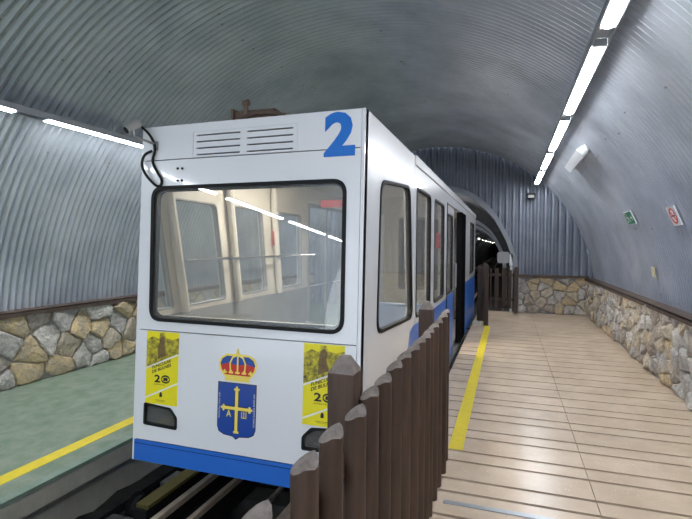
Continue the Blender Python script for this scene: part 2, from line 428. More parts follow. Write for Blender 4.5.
# rim of the mouth and bores behind
def sweep(prof, y0, y1, ny, amp, per):
    vs = []; fs = []; n = len(prof)
    for j in range(ny+1):
        y = y0+(y1-y0)*j/ny; k = 1+amp*math.sin(2*math.pi*(y-y0)/per)
        vs += [(PC+(a-PC)*k, y, z if z < .7 else .7+(z-.7)*k) for a, z in prof]
    for j in range(ny):
        for i in range(n-1): fs.append((j*n+i, j*n+i+1, (j+1)*n+i+1, (j+1)*n+i))
    return vs, fs
def ring(p0, p1, y0, y1):
    n = len(p0); vs = [(a, y0, z) for a, z in p0]+[(a, y0, z) for a, z in p1]+[(a, y1, z) for a, z in p1]+[(a, y1, z) for a, z in p0]
    fs = []
    for i in range(n-1):
        for k in range(4):
            kk = (k+1) % 4; fs.append((k*n+i, k*n+i+1, kk*n+i+1, kk*n+i))
    return vs, fs
out = smooth_profile(1.0); inn = smooth_profile(.945, .03)
v_, f_ = ring(out, inn, 12.33, 12.46); put('trim_4', v_, f_, M['galv_rim'], smooth=False, kind='structure')
v_, f_ = sweep(smooth_profile(.99), 12.44, 18.0, 160, .022, 1.1); put('ceiling', v_, f_, M['liner'], smooth=True, kind='structure')
small = smooth_profile(.80, .03)
v_, f_ = ring(smooth_profile(.84, .03), small, 17.9, 18.3); put('trim_5', v_, f_, M['galv_end'], kind='structure')
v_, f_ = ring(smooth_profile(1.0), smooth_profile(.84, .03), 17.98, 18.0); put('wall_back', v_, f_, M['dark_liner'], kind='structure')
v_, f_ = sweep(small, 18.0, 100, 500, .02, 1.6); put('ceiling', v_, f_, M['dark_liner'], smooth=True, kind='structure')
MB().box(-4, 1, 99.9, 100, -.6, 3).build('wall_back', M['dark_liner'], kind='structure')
b = MB()
for k in range(22):
    yy = 20+k*2.6; v_, f_ = ring(smooth_profile(.80, .03), smooth_profile(.765, .03), yy, yy+.16); b.add(v_, f_)
b.build('trim_6', M['liner'], kind='structure')
for i, yy in enumerate((22, 30, 38, 44, 50, 57, 64, 72, 80, 90)):  # glowing boxes put in as highlights on the bore ribs
    t = MB().box(-2.13, -2.10, yy, yy+.3, 2.20, 2.225, .004).build('tunnel_lamp', M['lampdim'])
    tag(t, 'small glowing lamp in the row along the side of the dark bore beyond the mouth', 'lamp', 'lamps receding into the dark bore')
t = MB().box(-2.55, -2.40, 13.6, 15.6, 2.40, 2.44, .01).build('tunnel_lamp', M['lampdim'])  # unseen light added to brighten the liner inside the mouth
tag(t, 'lit lamp just inside the tunnel mouth, hidden behind the carriage roof', 'lamp')

# ------------------------------------------------------------------ lamps of the vault
def lamp_rail(x, z, label, name='lamp_rail'):
    t = thing(name, label, 'lamp rail', (x, 0, z))
    MB().box(x-.05, x+.05, Y0, 12.3, z, z+.012).box(x-.062, x-.05, Y0, 12.3, z-.047, z+.012).box(x+.05, x+.062, Y0, 12.3, z-.047, z+.012).build('channel', M['alu'], t)
    for k in range(9):
        yy = -7.9+2.45*k
        zt = VZ+math.sqrt(VR**2-(x-VX)**2)-.01
        MB().tube([(x, yy, z+.01), (x, yy, zt)], .008, 8).build('hanger', M['steel'], t)
    return t
lamp_rail(.615, 3.13, 'thin grey metal channel carrying the right-hand row of lit tubes')
lamp_rail(-4.33, 2.87, 'thin grey metal channel carrying the left-hand row of lit tubes')
def lamp(x, z, y0, y1, label, group=None):
    t = thing('fluorescent_lamp', label, 'lamp', (x, y0, z), group)
    prof = [(-.040, .0), (-.040, -.018), (-.034, -.040), (-.018, -.058), (.018, -.058), (.034, -.040), (.040, -.018), (.040, 0)]
    n = len(prof); vs = [(x+a, yy, z+c) for yy in (y0+.03, y1-.03) for a, c in prof]
    fs = [(i, (i+1) % n, n+(i+1) % n, n+i) for i in range(n)]+[tuple(range(n)), tuple(range(n, 2*n))]
    put('diffuser', vs, fs, M['lamp'], t)
    for yy in (y0, y1-.03):
        MB().box(x-.048, x+.048, yy, yy+.03, z-.055, z, .004).build('end_cap', M['alu'], t)
ordR = [(1.35, 3.66, 'lit tube lamp of the right-hand row, nearest, cut off by the top edge'),
        (3.93, 5.86, 'second lit tube lamp of the right-hand row, long and bright near the top'),
        (6.10, 7.98, 'third lit tube lamp of the right-hand row counted from the near end'),
        (8.20, 9.82, 'fourth lit tube lamp of the right-hand row, above the white wall box'),
        (10.02, 11.02, 'short lit tube lamp of the right-hand row, last but one'),
        (11.15, 12.05, 'lit tube lamp of the right-hand row, farthest, touching the end wall')]
for a, c, l in ordR: lamp(.615, 3.128, a, c, l, 'lit tube lamps of the right-hand row')
for a, c in ((-1.0, 1.1), (-3.3, -1.2), (-5.6, -3.5), (-7.9, -5.8)):
    lamp(.615, 3.128, a, c, 'lit tube lamp of the right-hand row behind the viewpoint', 'lit tube lamps of the right-hand row')
ordL = [(1.05, 3.22, 'lit tube lamp at the left edge, only its end in view'),
        (3.48, 5.70, 'long lit tube lamp on the left vault, running behind the carriage')]
for a, c, l in ordL: lamp(-4.33, 2.868, a, c, l, 'lit tube lamps of the left-hand row')
for a, c in ((-1.3, .8), (-3.65, -1.55), (-6.0, -3.9), (-8.3, -6.2), (5.95, 8.1), (8.35, 10.4), (10.6, 12.1)):
    lamp(-4.33, 2.868, a, c, 'lit tube lamp of the left-hand row behind the viewpoint' if a < 0 else 'lit tube lamp of the left-hand row hidden behind the carriage', 'lit tube lamps of the left-hand row')
# white bulkhead fitting, signs on the vault
def vframe(a_deg, y, R=VR-.05):
    a = math.radians(a_deg); c = Vector((VX+R*math.cos(a), y, VZ+R*math.sin(a)))
    u = Vector((0, -1, 0)); n = Vector((-math.cos(a), 0, -math.sin(a))); v = Vector((-math.sin(a), 0, math.cos(a)))
    return c, (lambda p, q, d: c+u*p+v*q+n*d)
a_ = math.degrees(math.atan2(2.91-VZ, .95-VX))
c, mp = vframe(a_, 7.8, VR-.02)
t = thing('emergency_light', 'white unlit emergency light box fixed high on the right vault', 'light', c)
MB().plate(rr(rect(-.78, .78, -.05, .05), .04), [], mp, 0, .03).build('base', M['white_plastic'], t)
MB().plate(rr(rect(-.75, .75, -.065, .065), .05), [], mp, .03, .11).build('cover', M['white_plastic'], t, smooth=True)
a_ = math.degrees(math.atan2(2.0-VZ, 1.55-VX)); c, mp = vframe(a_, 7.37)
t = thing('exit_sign', 'small green emergency exit sign on the right vault, left of the red one', 'sign', c)
MB().plate(rect(-.21, .21, -.095, .095), [], mp, -.012, 0).build('panel', M['white_plastic'], t)
decal('field', [rect(-.198, .198, -.083, .083)], mp, .002, M['green_sign'], t)
decal('pictogram', strip([(-.10, .02), (-.02, .0), (.03, -.05)], .022)+strip([(-.06, .03), (-.07, -.04), (-.12, -.06)], .018)+[circ(-.055, .055, .014)]+strip([(.07, 0), (.16, 0)], .02)+[[(.13, .045), (.18, 0), (.13, -.045)]]+strip([(-.16, -.07), (-.16, .07), (-.12, .07)], .014), mp, .004, M['decal_white'], t)
a_ = math.degrees(math.atan2(1.925-VZ, 1.585-VX)); c, mp = vframe(a_, 5.66)
t = thing('prohibition_sign', 'small white sign with red prohibition circle on the right vault', 'sign', c)
MB().plate(rect(-.125, .125, -.105, .105), [], mp, -.012, 0).build('panel', M['white_plastic'], t)
b = MB(); b.plate(circ(0, 0, .088, 28), [circ(0, 0, .068, 28)], mp, 0, .002)
for q in strip([(-.055, .055), (.055, -.055)], .016): b.plate(q, [], mp, .0, .0021)
b.build('circle', M['red'], t)
decal('pictogram', strip([(-.05, .0), (.05, 0)], .014)+strip([(.035, .012), (.05, .035)], .007), mp, .0015, M['decal_black'], t)
a_ = math.degrees(math.atan2(1.27-VZ, 1.79-VX)); c, mp = vframe(a_, 7.13)
t = MB().plate([(.10, -.10), (-.0, -.03), (-.09, -.09), (-.10, .05), (-.05, .09), (.10, .08), (.05, 0)], [], mp, -.004, 0).build('torn_notice', mat('faded_paper', (.62, .60, .45), .8, 0, (.40, .33, .14), 16), origin=c)
tag(t, 'torn pale yellow notice stuck low on the right vault', 'notice')
# floodlight on end wall
t = thing('floodlight', 'small black floodlight mounted high on the corrugated end wall', 'light', (.50, 12.35, 2.83))
MB().box(.42, .60, 12.26, 12.33, 2.77, 2.90, .012).build('housing', M['black'], t)
MB().box(.44, .58, 12.252, 12.262, 2.785, 2.85, .002).build('lens', M['greyint'], t)
for xx in (.415, .605): MB().tube([(xx, 12.30, 2.83), (xx, 12.36, 2.88), (xx, 12.42, 2.88)], .007, 6).build('bracket', M['black'], t)

# ------------------------------------------------------------------ funicular carriage
T = thing('funicular_carriage', 'white and blue funicular carriage number 2 standing between the two platforms', 'funicular carriage', (-1.5, 2.45, -.38))
XA, XB, YE, ZT = -2.26, -.75, 11.85, 2.36
def FR(u, v, d): return Vector((u, 2.40+.055*v-d, v))
def SR(u, v, d): return Vector((XB+d, u, v))
def SL(u, v, d): return Vector((XA-d, u, v))
g = .003
# front panels
slots = [rr(rect(a, c, z, z+.009), .003, 2) for a, c in ((-1.845, -1.535), (-1.488, -1.185)) for z in (2.158, 2.198, 2.238, 2.278)]
MB().plate([(XA+.012, 2.142+g), (XB-.022, 2.142+g), (XB-.022, ZT), (XA+.012, ZT)], slots, FR, -.02, 0).build('top_front_panel', M['white'], T)
MB().plate(rect(-1.875, -1.155, 2.148, 2.312), [rect(-1.868, -1.162, 2.154, 2.305)], FR, 0, .004).build('vent_frame', M['white'], T)
MB().plate(rect(XA+.02, XB-.03, .3, ZT-.01), [rr(rect(-2.13, -.88, 1.15, 1.94), .05)], FR, -.035, -.021).build('inner_backing', M['seam'], T)
wq = [(-2.158, 1.118), (-.846, 1.112), (-.85, 1.975), (-2.172, 1.975)]
MB().plate(rect(XA+.012, XB-.022, 1.058+g, 2.142-g), [rr(inset(wq, .008), .07)], FR, -.02, 0).build('windscreen_surround', M['white'], T)
b = MB(); b.plate(rr(wq, .078, 8), [rr(inset(wq, .021), .062, 8)], FR, -.03, .009); b.build('windscreen_gasket', M['black'], T)
MB().plate(rr(inset(wq, .018), .066, 8), [], FR, -.012, -.008).build('windscreen', M['glassf'], T)
lampL = [(-2.178, .462), (-1.925, .455), (-1.925, .53), (-1.975, .585), (-2.178, .60)]
lampR = [(-1.082, .455), (-.835, .46), (-.835, .60), (-1.03, .585), (-1.082, .53)]
MB().plate(rect(XA+.012, XB-.022, .362+g, 1.058-g), [rr(lampL, .012), rr(lampR, .012)], FR, -.02, 0).build('front_panel', M['white'], T)
MB().plate(rect(XA+.012, XB-.022, .23, .362-g), [], FR, -.02, 0).build('front_bumper', M['blue'], T)
MB().plate(rect(XA+.012, XB-.022, .335, .338), [], FR, 0, .0008).build('bumper_seam', M['seam'], T)
for nm, q, s in (('left', lampL, 1), ('right', lampR, -1)):
    h = MB().plate(rr(q, .012), [rr(inset(q, .014), .010)], FR, -.02, .006).build('headlight', M['black'], T)
    MB().plate(rr(inset(q, .012), .01), [], FR, -.05, -.045).build('reflector', M['steel'], h)
    MB().plate(rr(inset(q, .012), .01), [], FR, -.012, -.009).build('lens', M['glass'], h)
    uu = sum(p[0] for p in q)/5
    MB().tube([FR(uu-.09, .49, -.03), FR(uu+.07, .49, -.03)], .008, 8).build('bulb', M['chrome'], h)
# corner posts
for x0, x1 in ((XA, XA+.012), (XB-.018, XB)):
    MB().plate(rect(x0, x1, .23, ZT), [], FR, -.06, .0).build('corner_post', M['white'], T)
# side walls
w1 = [(2.78, 1.06), (3.93, 1.0), (3.79, 2.085), (2.86, 2.015)]
w2 = rect(4.07, 4.88, .975, 2.115); w3 = rect(5.12, 5.95, .985, 2.115); w4 = rect(10.20, 11.30, 1.03, 2.12)
side_low = [(2.42, .362), (3.45, .362), (3.885, .93)]
MB().plate([(2.435, .362), (3.45, .362), (3.84, .90), (3.98, .93), (3.98, ZT), (2.54, ZT)], [rr(w1, .10)], SR, -.03, 0).build('side_panel', M['white'], T)
MB().plate(rect(3.986, 6.22, .93, 2.30), [rr(w2, .07), rr(w3, .07)], SR, -.03, .002).build('side_panel', M['white'], T)
MB().plate(rect(8.82, YE, .93, 2.30), [rr(w4, .04)], SR, -.03, .002).build('side_panel', M['white'], T)
MB().plate([(2.42, .23), (3.5, .23), (3.8, -.04), (6.22, -.04), (6.22, .927), (3.93, .927), (3.845, .896), (3.455, .358), (2.432, .358)], [], SR, -.03, .001).build('side_skirt', M['blue'], T)
MB().plate(rect(8.82, YE, -.04, .927), [], SR, -.03, .001).build('side_skirt', M['blue'], T)
MB().plate(rect(6.22, 8.82, 2.17, 2.30), [], SR, -.03, .002).build('door_header', M['white'], T)
MB().plate(rect(6.22, 8.82, -.04, -.01), [], SR, -.1, .012).build('door_sill', M['steel'], T)
MB().box(XB-.01, XB+.016, 3.99, YE, 2.285, ZT+.006, .006).build('roof_gutter', M['white'], T)
def window(q, mp, r, parent=T, gl='glass', fr=.02, fm='black'):
    f = MB().plate(rr(q, r, 8), [rr(inset(q, fr), r-.012, 8)], mp, -.035, .007).build('window_frame', M[fm], parent)
    MB().plate(rr(inset(q, fr-.004), r-.01, 8), [], mp, -.015, -.011).build('pane', M[gl], f)
window(w1, SR, .115); window(w2, SR, .08); window(w3, SR, .08); MB().plate(rect(5.42, 5.78, 1.58, 1.76), [], SR, -.024, -.021).build('window_notice', M['red'], T); window(w4, SR, .05)
# doors
DL = lambda u, v, d: SR(u, v, d-.02)
dq = rect(6.42, 7.12, .95, 2.05)
d = MB().plate(rect(6.30, 7.25, .93, 2.16), [rr(dq, .05)], DL, -.03, 0).build('door', M['white'], T)
MB().plate(rect(6.30, 7.25, .02, .927), [], DL, -.03, 0).build('lower_panel', M['blue'], d)
MB().plate(rr(dq, .05), [rr(inset(dq, .02), .04)], DL, -.032, .006).build('gasket', M['black'], d)
MB().plate(rr(inset(dq, .016), .04), [], DL, -.018, -.014).build('pane', M['glass'], d)
MB().tube([SR(7.18, 1.0, 0), SR(7.18, 1.0, .03), SR(7.18, 1.35, .03), SR(7.18, 1.35, 0)], .008, 8).build('handle', M['chrome'], d)
MB().box(XB-.05, XB+.004, 6.22, 6.29, 0, 2.17).build('door_post', M['matt_black'], T)
MB().box(XB-.06, XB+.03, 8.05, 8.80, .02, 2.17, .01).build('door_edge_seal', M['matt_black'], T)
# left side
l1 = [(2.52, 1.15), (2.72, 1.15), (2.62, 1.90), (2.56, 1.90)]
lw = [[(2.88, 1.155), (3.41, 1.155), (3.27, 1.93), (2.735, 1.93)], [(3.63, 1.165), (4.12, 1.165), (4.01, 1.94), (3.485, 1.94)], [(4.38, 1.16), (4.92, 1.16), (4.90, 1.945), (4.34, 1.945)]]
lds = rect(5.10, 6.30, .25, 2.1)
IL = lambda u, v, d: Vector((-2.205+d, u, v))
quad0 = [(2.51, 1.16), (2.75, 1.16), (2.60, 1.90), (2.55, 1.90)]
holes = [rr(q, .05) for q in lw]+[rr(quad0, .02, 3), rr(lds, .05)]
MB().plate([(2.42, .30), (YE, .30), (YE, ZT), (2.535, ZT)], holes, lambda u, v, d: Vector((XA+d, u, v)), 0, .02).build('side_panel', M['white'], T)
MB().plate([(2.42, .23), (3.4, .23), (3.6, -.04), (YE, -.04), (YE, .30), (2.42, .30)], [], lambda u, v, d: Vector((XA+d, u, v)), 0, .02).build('side_skirt', M['blue'], T)
MB().plate([(2.50, .22), (6.5, .22), (6.5, 1.12), (2.50, 1.12)], [rect(5.1, 6.3, .25, 1.119)], IL, -.03, 0).build('lower_lining', M['greyint'], T)
MB().plate([(2.50, 1.122), (6.5, 1.122), (6.5, 2.27), (2.55, 2.27)], [rr(q, .05) for q in lw]+[rr(quad0, .02, 3), rect(5.1, 6.3, 1.123, 2.1)], IL, -.03, 0).build('upper_lining', M['cream'], T)
for q in lw+[quad0]:
    r_ = .05 if q is not quad0 else .02
    f = MB().plate(rr(q, r_), [rr(inset(q, .011), r_-.008)], IL, -.04, .006).build('window_frame', M['greyint'], T)
    MB().plate(rr(inset(q, .009), r_-.008), [], IL, -.02, -.016).build('pane', M['glass'], f)
f = MB().plate(lds, [inset(lds, .04)], IL, -.04, .01).plate(rect(5.68, 5.72, .29, 2.06), [], IL, -.03, .005).build('window_frame', M['greyint'], T)
MB().plate(inset(lds, .038), [], IL, -.02, -.016).build('pane', M['glass'], f)
for (ya, yb) in ((2.655, 2.835), (3.40, 3.545), (4.17, 4.30)):
    MB().tube([(-2.165, ya, 2.24), (-2.165, ya+.01, 1.95), (-2.165, yb, 1.13)], .032, 10).build('pillar', M['cream'], T)
MB().tube([(-2.12, 2.76, 1.495), (-2.12, 5.1, 1.50)], .011, 8).tube([(-2.2, 2.80, 1.495), (-2.12, 2.80, 1.495)], .010, 8).tube([(-2.2, 5.05, 1.50), (-2.12, 5.05, 1.50)], .010, 8).tube([(-2.2, 4.25, 1.50), (-2.12, 4.25, 1.50)], .010, 8).build('handrail', M['chrome'], T)
MB().plate(rect(4.16, 4.28, 1.60, 1.74), [], IL, .036, .040).build('red_notice', M['red'], T)
MB().box(-1.95, -1.60, 4.85, 4.90, 2.02, 2.10, .005).build('red_notice', M['red'], T)
# right interior lining
IR = lambda u, v, d: Vector((XB-.045-d, u, v))
MB().plate([(2.52, .30), (3.6, .30), (3.6, .95), (6.22, .95), (6.22, 2.27), (2.56, 2.27)], [rr(inset(w1, -.005), .1), rr(inset(w2, -.005), .07), rr(inset(w3, -.005), .07)], IR, 0, .012).build('lining', M['cream'], T)
MB().box(XB-.06, XB-.046, 3.61, 6.2, .05, .945).build('lining', M['greyint'], T)
# inside: roof, floor, dashboard, partition, added ceiling fill lights
MB().box(XA+.005, XB-.005, 2.545, YE, 2.30, ZT, .01).build('roof', M['white'], T)
MB().box(XA+.06, XB-.065, 2.58, 11.8, 2.27, 2.295).build('ceiling_lining', M['cream'], T)
MB().box(XA+.03, XB-.05, 2.47, 3.4, .24, .27).build('underframe', M['seam'], T)
MB().box(XA+.03, XB-.07, 3.4, 11.8, .02, .06).build('cabin_floor', M['greyint'], T)
MB().box(XA+.06, XB-.065, 2.475, 2.76, 1.085, 1.11, .004).build('dashboard', M['cream'], T)
for uu, yy in ((-1.93, 2.58), (-1.14, 2.58)):
    MB().tube([(uu-.10, yy, 1.112), (uu-.08, yy, 1.125), (uu+.05, yy, 1.13), (uu+.06, yy-.01, 1.15), (uu+.02, yy-.01, 1.155)], .007, 8).build('latch', M['chrome'], T)
MB().plate(rect(XA+.06, XB-.07, .06, 2.27), [rr(rect(XA+.2, -1.65, .1, 2.05), .05), rr(rect(-1.45, -.9, 1.0, 2.0), .05)], lambda u, v, d: Vector((u, 6.55-d, v)), 0, .03).build('partition', M['cream'], T)
MB().box(-1.98, -1.92, 6.05, 6.14, .06, 2.27).build('door_pole', M['black'], T)
MB().box(-1.70, -.83, 4.95, 5.35, .06, .48, .02).box(-1.70, -.83, 5.30, 5.38, .48, .95, .02).build('seat', mat('pale_blue_seat', (.35, .45, .62), .5), T)
MB().box(XA+.05, XB-.06, YE-.04, YE, .0, 2.3).build('rear_wall', M['greyint'], T)
MB().box(-1.55, -1.43, 3.3, 3.9, 2.245, 2.268, .008).build('cabin_lamp', emit('cabin_lamp_glow', (1, .95, .88), 85), T)  # ceiling lights added to brighten the cabin interior
MB().box(-1.55, -1.43, 7.2, 7.8, 2.245, 2.268, .008).build('cabin_lamp', bpy.data.materials['cabin_lamp_glow'], T)
# chassis and wheels
MB().box(-2.1, -.95, 3.4, 11.6, -.04, .02).build('chassis', M['seam'], T)
for yy in (3.6, 10.4):
    for xx in (-2.03, -1.02):
        MB().tube([(xx-.05, yy, .095), (xx+.05, yy, .095)], .14, 24).build('wheel', M['rust'], T)
# number 2 across the seam
text('number', '2', (-.992, -.806, 2.10, 2.352), FR, .0015, M['blue_sign'], T, bold=.045)
# seams/small bolts
for uu, vv in ((-1.978, 2.082), (-1.944, 2.081), (-1.975, 2.006), (-1.945, 2.006)): MB().tube([FR(uu, vv, 0), FR(uu, vv, .006)], .008, 8).build('bolt', M['black'], T)
# posters
def poster(u0, u1, v0, v1):
    W = u1-u0; H = v1-v0
    mp = lambda a, c, d: FR(u0+a*W, v0+c*H, d)
    p = MB().plate(rect(0, 1, 0, 1), [], mp, 0, .0008).build('poster', M['yellow'], T)
    decal('picture', [[(0, .50), (1, .70), (1, .985), (0, .985)]], mp, .0014, M['posterpic'], p, .0004)
    decal('rock', [[(.36, .62), (.37, .78), (.42, .92), (.52, .95), (.58, .90), (.56, .80), (.63, .68)]], mp, .0019, M['rock'], p, .0004)
    decal('sky', [[(0, .88), (.2, .93), (.38, .90), (.42, .985), (0, .985)], [(.6, .92), (.8, .90), (1, .93), (1, .985), (.55, .985)]], mp, .0017, M['yellow'], p, .0002)
    decal('diagonal', strip([(0.01, .485), (.99, .705)], .022)+strip([(0.01, .075), (.99, .31)], .022), mp, .0022, M['decal_white'], p, .0004)
    text('lettering', 'FUNICULAR', (.20, .78, .475, .52), mp, .0024, M['decal_black'], p, bold=.02, shear=.21)
    text('lettering', 'DE BULNES', (.20, .78, .415, .46), mp, .0024, M['decal_black'], p, bold=.02, shear=.21)
    text('lettering', '2', (.28, .46, .30, .405), mp, .0024, M['decal_black'], p, bold=.03)
    text('lettering', 'AÑOS', (.26, .60, .265, .285), mp, .0024, M['decal_black'], p)
    decal('numeral_ring', strip(circ(.625, .353, .125, 16, .046)+[(.75, .353)], .022), mp, .0025, M['decal_black'], p, .0003)
    decal('emblem', [rr(rect(.56, .69, .33, .376), .01), [(.45, .105), (.53, .105), (.53, .14), (.51, .17), (.47, .17), (.45, .14)]], mp, .0026, M['decal_black'], p, .0004)
    decal('caption', [rect(.32, .66, .055, .061), rect(.36, .62, .04, .045)], mp, .0026, M['posterpic'], p, .0004)
poster(-2.172, -1.928, .598, 1.052)
poster(-1.082, -.838, .598, 1.052)
# coat of arms
sh = [(-1.637, .785), (-1.637, .52), (-1.625, .49), (-1.59, .474), (-1.53, .468), (-1.506, .452), (-1.482, .468), (-1.42, .474), (-1.388, .49), (-1.376, .52), (-1.376, .785)]
s_ = MB().plate(sh, [], FR, 0, .001).build('shield', M['decal_black'], T)
decal('field', [inset(sh[::-1], .005)], FR, .0016, M['shield'], s_, .0004)
cu, cv = -1.506, .635
def trefoil(u, v, du, dv, s=.012):
    px, py = -dv, du
    return [circ(u, v, s*.75, 10), circ(u+du*s, v+dv*s, s*.62, 10), circ(u+px*s, v+py*s, s*.62, 10), circ(u-px*s, v-py*s, s*.62, 10)]
def cross(k):
    return [[(cu-.010-k, .495-k), (cu+.010+k, .495-k), (cu+.010+k, .745+k), (cu-.010-k, .745+k)], [(cu-.085-k, cv-.009-k), (cu+.085+k, cv-.009-k), (cu+.085+k, cv+.009+k), (cu-.085-k, cv+.009+k)]]
decal('cross_outline', cross(.005), FR, .0022, M['decal_black'], s_, .0003)
decal('cross', cross(0)+trefoil(cu, .747, 0, 1)+trefoil(cu-.088, cv, -1, 0)+trefoil(cu+.088, cv, 1, 0)+[rect(cu-.018, cu+.018, .490, .503), circ(cu, cv, .017, 12)], FR, .0028, M['gold'], s_, .0003)
text('letter_alpha', 'A', (cu-.068, cu-.034, .583, .622), FR, .003, M['gold'], s_, bold=.01)
text('letter_omega', 'Ш', (cu+.034, cu+.068, .583, .622), FR, .003, M['gold'], s_, bold=.01)
text('motto', 'HOC SIGNO TVETVR PIVS', (-1.629, -1.618, .57, .72), FR, .003, M['decal_white'], s_, rot=-1)
text('motto', 'HOC SIGNO VINCITVR INIMICVS', (-1.394, -1.383, .54, .73), FR, .003, M['decal_white'], s_, rot=-1)
def arc(cx, cy, rx, ry, a0, a1, n=14): return [(cx+rx*math.cos(math.radians(a0+(a1-a0)*i/n)), cy+ry*math.sin(math.radians(a0+(a1-a0)*i/n))) for i in range(n+1)]
dome = [(cu-.085, .825)]+[(cu-.112, .86), (cu-.122, .895), (cu-.11, .925), (cu-.075, .945), (cu-.03, .945), (cu, .95), (cu+.03, .945), (cu+.075, .945), (cu+.11, .925), (cu+.122, .895), (cu+.112, .86), (cu+.085, .825)]
cr = MB().plate(inset(dome, -.005), [], FR, 0, .001).build('crown', M['decal_black'], T)
decal('cap', [dome], FR, .0015, M['shield'], cr, .0003)
decal('lining', [[(cu-.085, .825), (cu-.112, .86), (cu-.119, .885), (cu-.06, .900), (cu, .888), (cu+.06, .900), (cu+.119, .885), (cu+.112, .86), (cu+.085, .825)]], FR, .0020, M['red'], cr, .0003)
pol = strip([(cu-.088, .825), (cu-.115, .86), (cu-.124, .895), (cu-.11, .928), (cu-.075, .948), (cu-.03, .948), (cu, .955), (cu+.03, .948), (cu+.075, .948), (cu+.11, .928), (cu+.124, .895), (cu+.115, .86), (cu+.088, .825)], .012)
for sgn in (-1, 1): pol += strip([(cu, .95), (cu+sgn*.035, .935), (cu+sgn*.052, .90), (cu+sgn*.048, .85)], .009)
pol += strip([(cu, .95), (cu, .85)], .010)
pol += [rect(cu-.083, cu+.083, .795, .820), rect(cu-.088, cu+.088, .818, .830), circ(cu, .965, .011, 12), rect(cu-.003, cu+.003, .965, .990), rect(cu-.009, cu+.009, .978, .984)]
for k in range(5): pol += trefoil(cu-.088+.044*k, .845, 0, 1, .010)
decal('gold_work', pol, FR, .0026, M['gold'], cr, .0003)
# roof gear
g_ = MB().box(-1.78, -1.48, 2.86, 3.02, 2.36, 2.515, .006)
g_.box(-1.80, -1.785, 2.84, 3.04, 2.36, 2.53)
rg = g_.build('current_collector', M['rustbits'], T)
MB().tube([(-1.67, 2.82, 2.36), (-1.67, 2.82, 2.54)], .016, 8).tube([(-1.69, 2.82, 2.545), (-1.65, 2.82, 2.555)], .022, 8).build('terminal', M['rustbits'], rg)
MB().tube([(-1.69, 2.80, 2.44), (-1.60, 2.80, 2.475), (-1.50, 2.82, 2.48), (-1.40, 2.84, 2.45)], .016, 8).build('strap', M['rust'], rg)
MB().box(-1.48, -1.38, 2.88, 3.0, 2.36, 2.49, .03).build('junction_box', M['steel'], rg)

def zp(pts, d=.02):
    out = []
    for zx, zy, dd in pts:
        px = 110+zx*.1926; py = 95+zy*.1926
        c_ = Vector((px-346, 259.5-py, F)); r_ = Vector((Xr.dot(c_), X_.dot(c_), Zr.dot(c_)))
        k = (2.40+.055*1.6-dd)/(r_.y-.055*r_.z); out.append(Vector((0, 0, 1.6))+r_*k)
    return out
# security camera on the carriage corner
t = thing('security_camera', 'small grey security camera on an arm at the top left corner of the carriage', 'camera', (-2.15, 2.5, 2.24))
A, B = zp([(88, 180, .16), (146, 146, .10)]); dr = (A-B).normalized()
MB().tube([B-dr*.01, B, A], [.022, .030, .031], 20).tube([A, A+dr*.006], [.033, .033], 20).build('housing', mat('camera_grey', (.42, .41, .39), .4, .5), t, smooth=True)
MB().tube([A+dr*.006, A+dr*.009], .022, 18).build('lens', M['black'], t)
MB().tube(zp([(125, 180, .14), (128, 210, .13), (165, 230, .10), (215, 248, .06), (240, 255, .0)]), .008, 8).build('arm', M['steel'], t)
MB().plate(rr(rect(-2.165, -2.135, 2.205, 2.265), .008), [], FR, 0, .016).build('mount', M['steel'], t)
def spline(P, n=6):
    out = []
    for i in range(len(P)-1):
        a = P[max(i-1, 0)]; b_ = P[i]; c_ = P[i+1]; d_ = P[min(i+2, len(P)-1)]
        for k in range(n):
            s = k/n; out.append(.5*((2*b_)+(c_-a)*s+(2*a-5*b_+4*c_-d_)*s*s+(3*b_-a-3*c_+d_)*s**3))
    out.append(P[-1]); return out
MB().tube(spline(zp([(155, 158, .04), (200, 200, .05), (226, 245, .03), (233, 290, .02), (222, 345, .012), (245, 400, .012), (268, 440, .012), (262, 470, .008), (235, 468, .012), (185, 412, .025), (166, 360, .03), (180, 312, .03), (218, 290, .02)])), .0085, 8).build('cable', M['black'], t, smooth=True)

# ------------------------------------------------------------------ picket fences
def picket(x, y, h, z0=.04, r=.032, mats=None, tilt=0, n=16):
    """half-round log stake with a slanting cut top facing the track"""
    vs = []; fs = []
    for k in range(n):
        a = 2*math.pi*k/n; dx = r*math.cos(a); dy = r*math.sin(a)
        vs.append((x+dx-tilt*1.1, y+dy, z0))
    for k in range(n):
        a = 2*math.pi*k/n; dx = r*math.cos(a); dy = r*math.sin(a)
        zt = h-(r*.6-dx)*.55-(r-dy)*.38-max(0, dx-r*.55)*1.6
        vs.append((x+dx, y+dy, zt))
    c_ = len(vs); vs.append((x, y, h-r*.6*.55-r*.38))
    mi = []
    for k in range(n): fs.append((k, (k+1) % n, n+(k+1) % n, n+k)); mi.append(0)
    for k in range(n): fs.append((n+k, n+(k+1) % n, c_)); mi.append(1)
    fs.append(tuple(range(n))[::-1]); mi.append(0)
    return vs, fs, mi
def post(b, x0, x1, y0, y1, z0, z1, cap=.05):
    e = .008; cx, cy = (x0+x1)/2, (y0+y1)/2
    b.box(x0, x1, y0, y1, z0, z1)
    q = [(x0, y0, z1), (x1, y0, z1), (x1, y1, z1), (x0, y1, z1)]
    k = .35; t = [(cx+(x-cx)*k, cy+(y-cy)*k, z1+cap) for x, y, z in q]
    b.add(q+t, [(0,1,5,4),(1,2,6,5),(2,3,7,6),(3,0,4,7),(4,5,6,7)], 1)
fx = -.42
fen = thing('picket_fence', 'brown wooden fence of round stakes along the platform edge before the carriage', 'fence', (fx, 2.1, 0))
